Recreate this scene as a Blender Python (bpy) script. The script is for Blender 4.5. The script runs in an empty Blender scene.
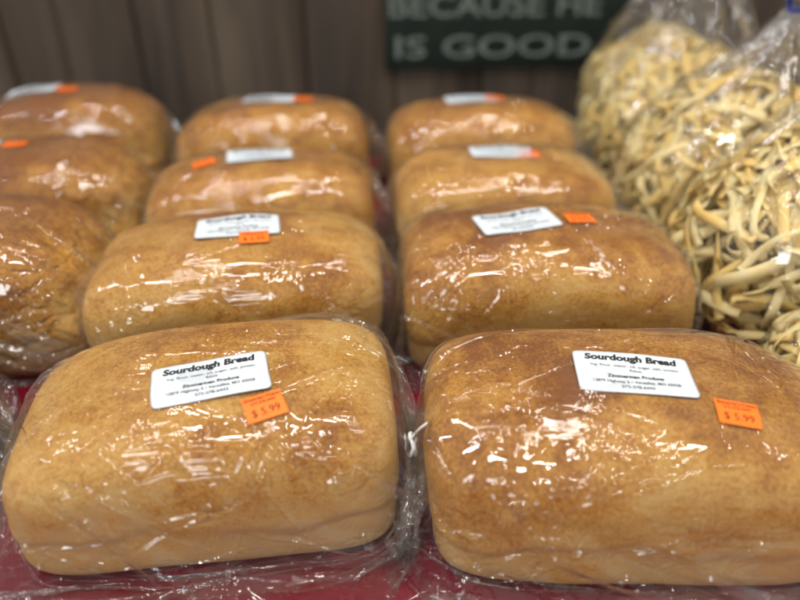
import bpy, math, time
import numpy as np
from math import radians as R

T0 = time.time()
SC = bpy.context.scene
COL = SC.collection

# ------------------------------------------------------------------ camera
cam_d = bpy.data.cameras.new("camera")
cam = bpy.data.objects.new("camera", cam_d)
COL.objects.link(cam)
cam.location = (0, 0, 0.336)
cam.rotation_euler = (R(90 - 32), 0, R(-4.27))
cam_d.sensor_width = 36
cam_d.lens = 670 / 800 * 36
cam_d.clip_start = 0.01
cam_d.clip_end = 50
cam_d.dof.use_dof = True
cam_d.dof.focus_distance = 0.408
cam_d.dof.aperture_fstop = 2.8
SC.camera = cam

# ------------------------------------------------------------------ world and lamps (shop ceiling, window-like lamp)
world = bpy.data.worlds.new("World")
SC.world = world
world.use_nodes = True
bg = world.node_tree.nodes["Background"]
bg.inputs[0].default_value = (1.0, 0.93, 0.84, 1)
bg.inputs[1].default_value = 0.50
SC.view_settings.view_transform = 'Standard'
SC.view_settings.look = 'None'
SC.view_settings.exposure = 0.17
SC.cycles.use_denoising = True
SC.cycles.max_bounces = 10
SC.cycles.diffuse_bounces = 2
SC.cycles.glossy_bounces = 3
SC.cycles.transparent_max_bounces = 16
SC.cycles.use_adaptive_sampling = True
SC.cycles.adaptive_threshold = 0.05
SC.cycles.caustics_reflective = False
SC.cycles.caustics_refractive = False
SC.cycles.sample_clamp_indirect = 3.0


def lamp(loc, target, sx, sy, power, color):
    d = bpy.data.lights.new("shop_light", 'AREA')
    d.shape = 'RECTANGLE'
    d.size, d.size_y, d.energy, d.color = sx, sy, power, color
    o = bpy.data.objects.new("shop_light", d)
    COL.objects.link(o)
    o.location = loc
    v = np.array(target, float) - np.array(loc, float)
    from mathutils import Vector
    o.rotation_euler = Vector(v).to_track_quat('-Z', 'Y').to_euler()
    return o


WARM = (1.0, 0.93, 0.83)
COOL = (0.93, 0.97, 1.0)
# two rows of tube lamps run down the shop, one row across behind, as the streaks on the film show
for (x, y, z, sx, sy, p, c) in ((-0.80, 1.50, 2.3, 0.035, 1.1, 10, WARM), (0.80, 1.50, 2.3, 0.035, 1.1, 10, WARM),
                                (-0.85, 0.10, 2.3, 0.035, 1.1, 15, COOL), (0.85, 0.05, 2.3, 0.035, 1.1, 13, WARM),
                                (0.05, 0.85, 2.4, 1.1, 0.035, 7, WARM), (0.0, -0.45, 2.2, 1.1, 0.035, 17, WARM),
                                (-2.0, 0.7, 2.0, 0.035, 1.1, 9, COOL), (0.1, 2.0, 2.2, 1.1, 0.035, 8, WARM)):
    lamp((x, y, z), (x * 0.3, 0.5, 0), sx, sy, p, c)
# window-like lamp added behind the camera: cool daylight and glints on loaf fronts
lamp((-0.9, -2.7, 1.25), (0, 0.5, 0), 0.9, 0.8, 26, COOL)


# ------------------------------------------------------------------ node helpers
def new_mat(name):
    m = bpy.data.materials.new(name)
    m.use_nodes = True
    nt = m.node_tree
    nt.nodes.clear()
    out = nt.nodes.new('ShaderNodeOutputMaterial')
    return m, nt, out


def N(nt, t, **kw):
    n = nt.nodes.new(t)
    for k, v in kw.items():
        if k.startswith('_'):
            setattr(n, k[1:], v)
        else:
            key = int(k[1:]) if k[0] == 'i' and k[1:].isdigit() else k.replace('__', ' ')
            n.inputs[key].default_value = v
    return n


def L(nt, a, ao, b, bi):
    nt.links.new(a.outputs[ao], b.inputs[bi])


def ramp(nt, stops):
    r = nt.nodes.new('ShaderNodeValToRGB')
    e = r.color_ramp.elements
    while len(e) < len(stops):
        e.new(0.5)
    for i, (p, c) in enumerate(stops):
        e[i].position = p
        e[i].color = (*c, 1)
    return r


def noise(nt, src, scale, detail=4, rough=0.55, dist=0.0):
    n = N(nt, 'ShaderNodeTexNoise', Scale=scale, Detail=detail, Roughness=rough, Distortion=dist)
    nt.links.new(src, n.inputs['Vector'])
    return n


def mathn(nt, op, a, b=None, clamp=False):
    m = nt.nodes.new('ShaderNodeMath')
    m.operation = op
    m.use_clamp = clamp
    for i, v in enumerate((a, b)):
        if v is None:
            continue
        if isinstance(v, (int, float)):
            m.inputs[i].default_value = v
        else:
            nt.links.new(v, m.inputs[i])
    return m.outputs[0]


# ------------------------------------------------------------------ materials
def bread_material(name, dark=0.0, seed=0.0, wrinkle=0.10):
    m, nt, out = new_mat(name)
    tc = N(nt, 'ShaderNodeTexCoord')
    mp = N(nt, 'ShaderNodeMapping')
    mp.inputs['Location'].default_value = (seed * 1.7, seed * 0.9, 0)
    L(nt, tc, 'Object', mp, 'Vector')
    V = mp.outputs[0]
    sep = N(nt, 'ShaderNodeSeparateXYZ')
    L(nt, tc, 'Object', sep, 0)
    z = mathn(nt, 'MULTIPLY', sep.outputs['Z'], 9.0)          # 0..1 over the loaf's height
    n1 = noise(nt, V, 13, 4, 0.6, 0.6)
    n2 = noise(nt, V, 70, 5, 0.65, 0.3)
    n3 = noise(nt, V, 520, 5, 0.8)
    a = mathn(nt, 'MULTIPLY', mathn(nt, 'SUBTRACT', n1.outputs[0], 0.5), 1.5)
    b = mathn(nt, 'MULTIPLY', mathn(nt, 'SUBTRACT', n2.outputs[0], 0.5), 0.9)
    c = mathn(nt, 'MULTIPLY', mathn(nt, 'SUBTRACT', n3.outputs[0], 0.5), 1.75)
    s = mathn(nt, 'ADD', mathn(nt, 'ADD', z, a), mathn(nt, 'ADD', b, c))
    s = mathn(nt, 'ADD', s, dark)
    r = ramp(nt, [(0.02, (0.60, 0.395, 0.170)), (0.20, (0.66, 0.425, 0.150)), (0.38, (0.65, 0.370, 0.095)),
                  (0.54, (0.56, 0.275, 0.050)), (0.72, (0.41, 0.170, 0.026)), (0.92, (0.24, 0.080, 0.012))])
    sc = mathn(nt, 'MULTIPLY', s, 0.80)
    nt.links.new(sc, r.inputs[0])
    # tiny dark specks and pale flour dust
    vor = N(nt, 'ShaderNodeTexVoronoi', Scale=190)
    nt.links.new(V, vor.inputs['Vector'])
    sp = ramp(nt, [(0.0, (1, 1, 1)), (0.10, (1, 1, 1)), (0.17, (0, 0, 0))])
    L(nt, vor, 'Distance', sp, 0)
    gate = mathn(nt, 'GREATER_THAN', n2.outputs[0], 0.60)
    spk = mathn(nt, 'MULTIPLY', mathn(nt, 'MULTIPLY', sp.outputs[0], gate), 0.45)
    mx = N(nt, 'ShaderNodeMix', _data_type='RGBA')
    nt.links.new(spk, mx.inputs[0])
    L(nt, r, 0, mx, 6)
    mx.inputs[7].default_value = (0.20, 0.065, 0.015, 1)
    bs = N(nt, 'ShaderNodeBsdfPrincipled', Roughness=0.62)
    bs.inputs['Specular IOR Level'].default_value = 0.25
    L(nt, mx, 2, bs, 'Base Color')
    bs.inputs['Subsurface Weight'].default_value = 0.0
    bmp = N(nt, 'ShaderNodeBump', Strength=1.0, Distance=0.0028)
    mc = N(nt, 'ShaderNodeMapping')
    mc.inputs['Scale'].default_value = (0.55, 1, 1.3)
    mc.inputs['Rotation'].default_value = (0.3, 0.2, 0.5 + seed)
    dn = noise(nt, V, 60, 3)
    dv_ = nt.nodes.new('ShaderNodeVectorMath')
    dv_.operation = 'MULTIPLY_ADD'
    L(nt, dn, 'Color', dv_, 0)
    dv_.inputs[1].default_value = (0.025, 0.025, 0.025)
    nt.links.new(V, dv_.inputs[2])
    L(nt, dv_, 0, mc, 0)
    ve = N(nt, 'ShaderNodeTexVoronoi', _feature='DISTANCE_TO_EDGE', Scale=48)
    L(nt, mc, 0, ve, 'Vector')
    er = N(nt, 'ShaderNodeMapRange')
    er.inputs[1].default_value, er.inputs[2].default_value = 0.0, 0.20
    er.inputs[3].default_value, er.inputs[4].default_value = 1.0, 0.0
    L(nt, ve, 'Distance', er, 0)
    gn = noise(nt, V, 19, 2)
    gr = N(nt, 'ShaderNodeMapRange')
    gr.inputs[1].default_value, gr.inputs[2].default_value = 0.62 - wrinkle, 0.75 - wrinkle
    L(nt, gn, 0, gr, 0)
    ck = mathn(nt, 'MULTIPLY', er.outputs[0], gr.outputs[0])
    h = mathn(nt, 'ADD', mathn(nt, 'MULTIPLY', n3.outputs[0], 0.55), n2.outputs[0])
    h = mathn(nt, 'SUBTRACT', h, mathn(nt, 'MULTIPLY', ck, 0.4 + wrinkle * 2.2))
    nt.links.new(h, bmp.inputs['Height'])
    L(nt, bmp, 0, bs, 'Normal')
    L(nt, bs, 0, out, 0)
    return m


def film_material(name, haze=0.021, gain=1.45, tint=(0.985, 0.985, 0.985), bump=1.0, seedv=0.0):
    m, nt, out = new_mat(name)
    tc = N(nt, 'ShaderNodeTexCoord')
    V = tc.outputs['Object']
    lf = N(nt, 'ShaderNodeLayerWeight', Blend=0.5)
    sch = mathn(nt, 'ADD', mathn(nt, 'MULTIPLY', mathn(nt, 'POWER', lf.outputs['Facing'], 5.0), 0.90), 0.042)
    fac = mathn(nt, 'MULTIPLY', sch, gain, clamp=True)
    gl = N(nt, 'ShaderNodeBsdfGlossy', Roughness=0.028)
    gl.inputs['Color'].default_value = (1, 1, 1, 1)
    tr = N(nt, 'ShaderNodeBsdfTransparent')
    tr.inputs['Color'].default_value = (*tint, 1)
    df = N(nt, 'ShaderNodeBsdfDiffuse')
    df.inputs['Color'].default_value = (0.85, 0.85, 0.87, 1)
    tl = N(nt, 'ShaderNodeBsdfTranslucent')
    tl.inputs['Color'].default_value = (0.85, 0.85, 0.87, 1)
    ad = N(nt, 'ShaderNodeMixShader')
    ad.inputs[0].default_value = 0.5
    L(nt, df, 0, ad, 1)
    L(nt, tl, 0, ad, 2)
    mh = N(nt, 'ShaderNodeMixShader')
    # film reads milkier edge-on, as a real haze in the sheet does
    lw = N(nt, 'ShaderNodeLayerWeight', Blend=0.35)
    hn = noise(nt, V, 18, 1)
    hz = mathn(nt, 'ADD', mathn(nt, 'MULTIPLY', lw.outputs['Facing'], haze * 3.4), haze * 0.3)
    hz = mathn(nt, 'MULTIPLY', hz, mathn(nt, 'MULTIPLY', mathn(nt, 'POWER', hn.outputs[0], 2.0), 4.0))
    nt.links.new(hz, mh.inputs[0])
    L(nt, tr, 0, mh, 1)
    L(nt, ad, 0, mh, 2)
    mm = N(nt, 'ShaderNodeMixShader')
    nt.links.new(fac, mm.inputs[0])
    L(nt, mh, 0, mm, 1)
    L(nt, gl, 0, mm, 2)
    # crumpled film: flat facets each tilted its own way, in patches, and fine parallel stretch lines
    def facets(scale, k, gate_scale, lo, hi, seed):
        mp = N(nt, 'ShaderNodeMapping')
        mp.inputs['Scale'].default_value = scale
        mp.inputs['Location'].default_value = (seed, seed * 0.7, seed * 1.3)
        wn = noise(nt, V, 45, 2)
        wv = nt.nodes.new('ShaderNodeVectorMath')
        wv.operation = 'SCALE'
        L(nt, wn, 'Color', wv, 0)
        wv.inputs[3].default_value = 0.016
        av = nt.nodes.new('ShaderNodeVectorMath')
        av.operation = 'ADD'
        nt.links.new(V, av.inputs[0])
        L(nt, wv, 0, av, 1)
        L(nt, av, 0, mp, 0)
        vo = N(nt, 'ShaderNodeTexVoronoi', Scale=1.0, Randomness=1.0)
        L(nt, mp, 0, vo, 'Vector')
        d = nt.nodes.new('ShaderNodeVectorMath')
        d.operation = 'SUBTRACT'
        L(nt, mp, 0, d, 0)
        L(nt, vo, 'Position', d, 1)
        c = nt.nodes.new('ShaderNodeVectorMath')
        c.operation = 'SUBTRACT'
        L(nt, vo, 'Color', c, 0)
        c.inputs[1].default_value = (0.5, 0.5, 0.5)
        dt = nt.nodes.new('ShaderNodeVectorMath')
        dt.operation = 'DOT_PRODUCT'
        L(nt, d, 0, dt, 0)
        L(nt, c, 0, dt, 1)
        g = noise(nt, V, gate_scale, 2)
        gr = N(nt, 'ShaderNodeMapRange')
        gr.inputs[1].default_value, gr.inputs[2].default_value = lo, hi
        L(nt, g, 0, gr, 0)
        return mathn(nt, 'MULTIPLY', mathn(nt, 'MULTIPLY', dt.outputs['Value'], k), gr.outputs[0])
    f2 = facets((150, 260, 260), 0.8 / 220, 24, 0.54, 0.68, seedv + 7)
    ms = N(nt, 'ShaderNodeMapping')
    ms.inputs['Scale'].default_value = (14, 330, 330)
    ms.inputs['Rotation'].default_value = (0, 0, 0.12)
    nt.links.new(V, ms.inputs[0])
    st = noise(nt, ms.outputs[0], 1.0, 2)
    sg = noise(nt, V, 20, 1)
    sgr = N(nt, 'ShaderNodeMapRange')
    sgr.inputs[1].default_value, sgr.inputs[2].default_value = 0.45, 0.62
    L(nt, sg, 0, sgr, 0)
    f3 = mathn(nt, 'MULTIPLY', mathn(nt, 'MULTIPLY', st.outputs[0], 0.0009), sgr.outputs[0])
    h = mathn(nt, 'ADD', f2, f3)
    bmp = N(nt, 'ShaderNodeBump', Strength=1.0, Distance=bump)
    nt.links.new(h, bmp.inputs['Height'])
    L(nt, bmp, 0, gl, 'Normal')
    L(nt, mm, 0, out, 0)
    return m


def plain(name, color, rough=0.5, spec=0.4, var=0.0, scale=200, bump=0.0):
    m, nt, out = new_mat(name)
    bs = N(nt, 'ShaderNodeBsdfPrincipled', Roughness=rough)
    bs.inputs['Specular IOR Level'].default_value = spec
    tc = N(nt, 'ShaderNodeTexCoord')
    n = noise(nt, tc.outputs['Object'], scale, 4)
    a = tuple(c * (1 - var) for c in color)
    b = tuple(min(1, c * (1 + var)) for c in color)
    r = ramp(nt, [(0.3, a), (0.7, b)])
    L(nt, n, 0, r, 0)
    L(nt, r, 0, bs, 'Base Color')
    if bump:
        bm = N(nt, 'ShaderNodeBump', Strength=bump, Distance=0.001)
        L(nt, n, 0, bm, 'Height')
        L(nt, bm, 0, bs, 'Normal')
    L(nt, bs, 0, out, 0)
    return m


FILM = film_material("clear_film")
FILM_N = film_material("noodle_bag_film", haze=0.009, gain=1.5)
PAPER = plain("label_paper", (0.60, 0.66, 0.72), 0.45, 0.3, 0.02)
INK = plain("black_ink", (0.02, 0.02, 0.022), 0.6, 0.2)
ORANGE = plain("orange_sticker", (0.95, 0.185, 0.018), 0.5, 0.3, 0.03)
TAGINK = plain("sticker_ink", (0.09, 0.010, 0.005), 0.6, 0.2)
TIE = plain("white_tie", (0.82, 0.82, 0.82), 0.4)
BLUE = plain("blue_tie", (0.02, 0.07, 0.50), 0.4)


# ------------------------------------------------------------------ mesh helpers
def mesh_obj(name, verts, faces, mats, parent=None, smooth=True, mat_idx=None):
    me = bpy.data.meshes.new(name)
    verts = np.asarray(verts, dtype=np.float32)
    me.vertices.add(len(verts))
    me.vertices.foreach_set('co', verts.ravel())
    if isinstance(faces, np.ndarray):
        k = faces.shape[1]
        nf = len(faces)
        me.loops.add(nf * k)
        me.loops.foreach_set('vertex_index', faces.astype(np.int32).ravel())
        me.polygons.add(nf)
        me.polygons.foreach_set('loop_start', np.arange(0, nf * k, k, dtype=np.int32))
        me.polygons.foreach_set('loop_total', np.full(nf, k, dtype=np.int32))
    else:
        tot = np.array([len(f) for f in faces], dtype=np.int32)
        nf = len(faces)
        me.loops.add(int(tot.sum()))
        me.loops.foreach_set('vertex_index', np.concatenate([np.asarray(f, dtype=np.int32) for f in faces]))
        me.polygons.add(nf)
        me.polygons.foreach_set('loop_start', (np.cumsum(tot) - tot).astype(np.int32))
        me.polygons.foreach_set('loop_total', tot)
    if smooth:
        me.polygons.foreach_set('use_smooth', np.ones(nf, dtype=bool))
    if mat_idx is not None:
        me.polygons.foreach_set('material_index', np.asarray(mat_idx, dtype=np.int32))
    me.update(calc_edges=True)
    me.validate()
    for m in (mats if isinstance(mats, (list, tuple)) else [mats]):
        me.materials.append(m)
    o = bpy.data.objects.new(name, me)
    COL.objects.link(o)
    if parent is not None:
        o.parent = parent
    return o


def thing(name, label, cat, loc=(0, 0, 0), rot=(0, 0, 0), group=None):
    o = bpy.data.objects.new(name, None)
    COL.objects.link(o)
    o.empty_display_size = 0.02
    o.location = loc
    o.rotation_euler = rot
    o['label'] = label
    o['category'] = cat
    if group:
        o['group'] = group
    return o


def tag(o, label, cat, group=None):
    o['label'] = label
    o['category'] = cat
    if group:
        o['group'] = group
    return o


def grid_faces(nu, nv, wrap_v=True):
    i = np.arange(nu - 1)[:, None]
    j = np.arange(nv if wrap_v else nv - 1)[None, :]
    j2 = (j + 1) % nv
    f = np.stack(np.broadcast_arrays(i * nv + j, (i + 1) * nv + j, (i + 1) * nv + j2, i * nv + j2), -1)
    return f.reshape(-1, 4)


# ------------------------------------------------------------------ loaf shape (distance-like gauge, 1 on the crust)
class Loaf:
    def __init__(s, a=0.108, b=0.068, h=0.108, seed=0, lump=1.0, pan=0.965, crease=1.0, topq=3.3, lean=0.0, endq=4.6, sl=0.08, sr=0.08, folds=()):
        s.fine = False
        s.endq, s.sl, s.sr, s.folds = endq, sl, sr, folds
        s.a, s.b, s.h, s.zc, s.pan, s.crease, s.topq, s.lean = a, b, h, 0.046, pan, crease, topq, lean
        s.c0 = np.array([0, 0, s.zc])
        r = np.random.RandomState(seed)
        s.k = r.normal(0, 1, (14, 3)) * np.array([22, 30, 26]) * r.uniform(0.6, 2.0, (14, 1))
        s.ph = r.uniform(0, 6.28, 14)
        s.am = r.uniform(0.3, 1, 14) * 0.0042 * lump
        s.k2 = r.normal(0, 1, (12, 3)) * 75
        s.ph2 = r.uniform(0, 6.28, 12)
        s.am2 = r.uniform(0.3, 1, 12) * 0.0020 * lump

    def F(s, P):
        x, y, z = P[..., 0], P[..., 1], P[..., 2] - s.zc
        y = y + s.lean * z
        t = 0.5 + 0.5 * np.tanh(z / 0.012)
        zabs = P[..., 2] + 0.0035 * np.sin(P[..., 0] * 47 + s.ph[0]) + 0.002 * np.sin(P[..., 0] * 121 + s.ph[1]) + 0.002 * np.sin(P[..., 1] * 70 + s.ph[2])
        low = 0.5 - 0.5 * np.tanh((zabs - 0.036) / 0.005)
        cr = np.exp(-((zabs - 0.036) / 0.0040) ** 2) * 0.012 * (0.6 + 0.5 * np.sin(P[..., 0] * 31 + s.ph[3])) * s.crease
        w = 1 - (1 - s.pan) * low - cr
        xn = np.clip(x / s.a, -1.3, 1.3)
        top = (s.h - s.zc) * (1 - 0.05 * np.abs(xn) ** 3 - s.sl * np.maximum(0, -xn) ** 2 - s.sr * np.maximum(0, xn) ** 2)
        c = top * t + (s.zc + 0.0005) * (1 - t)
        q = s.topq * t + 7.0 * (1 - t)
        p = s.endq * t + 6.5 * (1 - t)
        yy = np.abs(y / (s.b * w)) + 1e-9
        zz = np.abs(z / c) + 1e-9
        g = (yy ** q + zz ** q) ** (1 / q)
        f = (np.abs(x / (s.a * (1 - 0.5 * (1 - w)))) ** p + g ** p) ** (1 / p)
        lum = (np.sin(P @ s.k.T + s.ph) * s.am).sum(-1)
        if s.fine:
            lum = lum + (np.sin(P @ s.k2.T + s.ph2) * s.am2).sum(-1)
        return f * (1 - lum)

    def surf(s, P, off=0.0, n=5):
        """push points along rays from the core onto the crust plus an offset in metres"""
        D = P - s.c0
        for _ in range(n):
            D = D / s.F(s.c0 + D)[..., None]
        if off:
            r = np.linalg.norm(D, axis=-1, keepdims=True)
            D = D * (1 + off / r)
        return s.c0 + D

    def mesh(s, nu=150, nv=220):
        u = np.linspace(-1, 1, nu)
        x = np.sin(u * math.pi / 2)
        rr = np.cos(u * math.pi / 2)
        x = np.sign(x) * np.abs(x) ** 0.55
        rr = np.abs(rr) ** 0.55
        v = np.arange(nv) / nv * 2 * math.pi
        P = np.stack(np.broadcast_arrays(s.a * x[:, None], s.b * rr[:, None] * np.cos(v), 0.055 * rr[:, None] * np.sin(v)), -1)
        s.fine = True
        P = s.surf(P + s.c0, n=7)
        s.fine = False
        if s.folds:
            P = crease(P, s.c0, s.folds)
        return P.reshape(-1, 3), grid_faces(nu, nv)

    def normal(s, p):
        e = 1e-4
        g = np.array([s.F(p + d) - s.F(p - d) for d in np.eye(3) * e])
        return g / np.linalg.norm(g)


# ------------------------------------------------------------------ film: a tube of sheet relaxed round what it holds
def upsample(A):
    nu, nv = A.shape[:2]
    B = np.empty((2 * nu - 1, nv) + A.shape[2:])
    B[::2] = A
    B[1::2] = 0.5 * (A[1:] + A[:-1])
    Cc = np.empty((2 * nu - 1, 2 * nv) + A.shape[2:])
    Cc[:, ::2] = B
    Cc[:, 1::2] = 0.5 * (B + np.roll(B, -1, 1))
    return Cc


def relax(P, ds, dv, its, push, pins, grav, floor, seed=0, jitter=0.0003, comp=0.35, smooth=0.03):
    """P (nu,nv,3) tube; ds / dv rest lengths; push(P) keeps the sheet outside the contents; pins = (mask, target)"""
    rs = np.random.RandomState(seed)
    nu, nv = P.shape[:2]
    P = P + rs.normal(0, jitter, P.shape)
    V = np.zeros_like(P)
    dd = math.hypot(ds, dv)
    mask, target = pins

    def con(A, B, rest, w=0.5):
        d = B - A
        l = np.sqrt((d * d).sum(-1)) + 1e-12
        k = (l - rest) / l
        k = np.where(k > 0, k, k * comp) * w
        c = d * k[..., None]
        return c

    acc_n = 0
    for it in range(its):
        Q = P + V * 0.9 + grav
        X = Q
        for sub in range(2):
            for par in (0, 1):
                e = nu - 1 - par
                m = (e + 1) // 2
                A = X[par:par + 2 * m - 1:2][:m]
                B = X[par + 1:par + 1 + 2 * m:2][:m]
                m = min(len(A), len(B))
                c = con(A[:m], B[:m], ds)
                X[par:par + 2 * m - 1:2] += c
                X[par + 1:par + 2 * m:2] -= c
            for par in (0, 1):
                if par == 0:
                    c = con(X[:, 0::2], X[:, 1::2], dv)
                    X[:, 0::2] += c
                    X[:, 1::2] -= c
                else:
                    A = X[:, 1::2]
                    B = np.roll(X[:, 0::2], -1, 1)
                    c = con(A, B, dv)
                    X[:, 1::2] += c
                    X[:, 0::2] -= np.roll(c, 1, 1)
            # shear, Jacobi
            for sgn in (1, -1):
                B = np.roll(X, -sgn, 1)[1:]
                c = con(X[:-1], B, dd, 0.22)
                X[:-1] += c
                X[1:] -= np.roll(c, sgn, 1)
        if smooth:
            lap = np.zeros_like(X)
            lap[1:-1] = X[2:] + X[:-2] - 2 * X[1:-1]
            lap += np.roll(X, 1, 1) + np.roll(X, -1, 1) - 2 * X
            X = X + lap * (smooth / 4)
        X = push(X)
        X[..., 2] = np.maximum(X[..., 2], floor)
        X[mask] = target[mask]
        V = (X - P)
        vm = np.linalg.norm(V, axis=-1, keepdims=True)
        V = V * np.minimum(1, 0.002 / (vm + 1e-9))
        P = X
    return P


def crease(P, core, segs):
    """press sharp folds into the film: each seg = (A, B, half width, height), a ridge that fades at both ends"""
    D = P - core
    r = np.linalg.norm(D, axis=-1, keepdims=True)
    h = np.zeros(P.shape[:-1])
    for A, B, w, ht in segs:
        A, B = np.asarray(A, float), np.asarray(B, float)
        ab = B - A
        t = np.clip(((P - A) @ ab) / (ab @ ab), 0, 1)
        q = P - (A + t[..., None] * ab)
        q -= D / r * ((q * D).sum(-1, keepdims=True) / r)
        d = np.linalg.norm(q, axis=-1)
        prof = 0.5 + 0.5 * np.cos(math.pi * np.minimum(1, d / w))
        h += ht * prof * np.minimum(1, 4 * t * (1 - t) + 0.15)
    return P + D / r * h[..., None]


def crease_uv(P, ds, dv, segs):
    """folds drawn on the sheet itself: seg = (s0, v0, s1, v1, half width, height); rounded ridges along the local normal"""
    nu, nv = P.shape[:2]
    gu = np.gradient(P, axis=0)
    gv = np.roll(P, -1, 1) - np.roll(P, 1, 1)
    nrm = np.cross(gu, gv)
    nrm /= np.linalg.norm(nrm, axis=-1, keepdims=True) + 1e-12
    H = np.zeros((nu, nv))
    for s0, v0, s1, v1, w, ht in segs:
        i0, i1 = int((min(s0, s1) - w) / ds), int((max(s0, s1) + w) / ds) + 2
        i0, i1 = max(0, i0), min(nu, i1)
        j0, j1 = int(math.floor((min(v0, v1) - w) / dv)), int((max(v0, v1) + w) / dv) + 2
        if i1 <= i0:
            continue
        J = np.arange(j0, j1)
        S = (np.arange(i0, i1) * ds)[:, None] - s0
        Vv = (J * dv)[None, :] - v0
        ax, ay = s1 - s0, v1 - v0
        l2 = ax * ax + ay * ay + 1e-12
        t = np.clip((S * ax + Vv * ay) / l2, 0, 1)
        d = np.hypot(S - t * ax, Vv - t * ay)
        k = 0.5 + 0.5 * np.cos(math.pi * np.minimum(1, d / w))
        k *= np.minimum(1, 5 * t * (1 - t) + 0.12) * ht
        Jm = J % nv
        np.add.at(H, (np.arange(i0, i1)[:, None], Jm[None, :]), k)
    H = np.clip(H, -0.0028, 0.0028)
    return P + nrm * H[..., None]


def sheet_folds(seed, n, s_lo, s_hi, s_neck, C, v_lo, v_hi, amp=1.0):
    rs = np.random.RandomState(seed + 99)
    out = []

    def add(s, v, al, l, w=None, h=None):
        w = w or rs.uniform(0.0011, 0.0024)
        h = (h or w * rs.uniform(0.30, 0.85)) * amp * (1 if rs.rand() < 0.6 else -1)
        out.append((s - math.cos(al) * l / 2, v - math.sin(al) * l / 2, s + math.cos(al) * l / 2, v + math.sin(al) * l / 2, w, h))
    for _ in range(n):                                # stretch lines in near-parallel bundles, along the loaf
        s, v = rs.uniform(s_lo, s_hi), rs.uniform(v_lo, v_hi) * C
        al, l = rs.normal(0, 0.30), rs.uniform(0.018, 0.085)
        if rs.rand() < 0.3:
            al += rs.choice([-1.1, 1.1])
        for j in range(rs.randint(1, 5)):
            add(s + rs.normal(0, 0.006), v + j * rs.uniform(0.002, 0.006), al + rs.normal(0, 0.07), l * rs.uniform(0.4, 1))
    for _ in range(max(3, n // 7)):                   # a few long tension folds
        add(rs.uniform(s_lo, s_hi), rs.uniform(v_lo, v_hi) * C, rs.normal(0, 0.5), rs.uniform(0.06, 0.13), rs.uniform(0.002, 0.0034))
    for _ in range(int(n * 0.25)):                    # jagged crumples
        s, v = rs.uniform(s_lo, s_hi), rs.uniform(v_lo, v_hi) * C
        al = rs.uniform(0, 6.28)
        for j in range(rs.randint(2, 7)):
            l = rs.uniform(0.003, 0.012)
            add(s, v, al, l)
            s += math.cos(al) * l
            v += math.sin(al) * l
            al += rs.choice([-1, 1]) * rs.uniform(0.5, 1.4)
    for _ in range(int(n * 1.2)):                     # pleats running to the gathered neck
        v = rs.uniform(0, 1) * C
        add(s_neck - rs.uniform(0.02, 0.05), v, rs.normal(0, 0.06), rs.uniform(0.03, 0.07), rs.uniform(0.0015, 0.0032))
    for _ in range(int(n * 0.5)):
        v = rs.uniform(0, 1) * C
        add(s_lo - rs.uniform(0.0, 0.03), v, rs.normal(0, 0.35), rs.uniform(0.02, 0.05))
    return out


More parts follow.
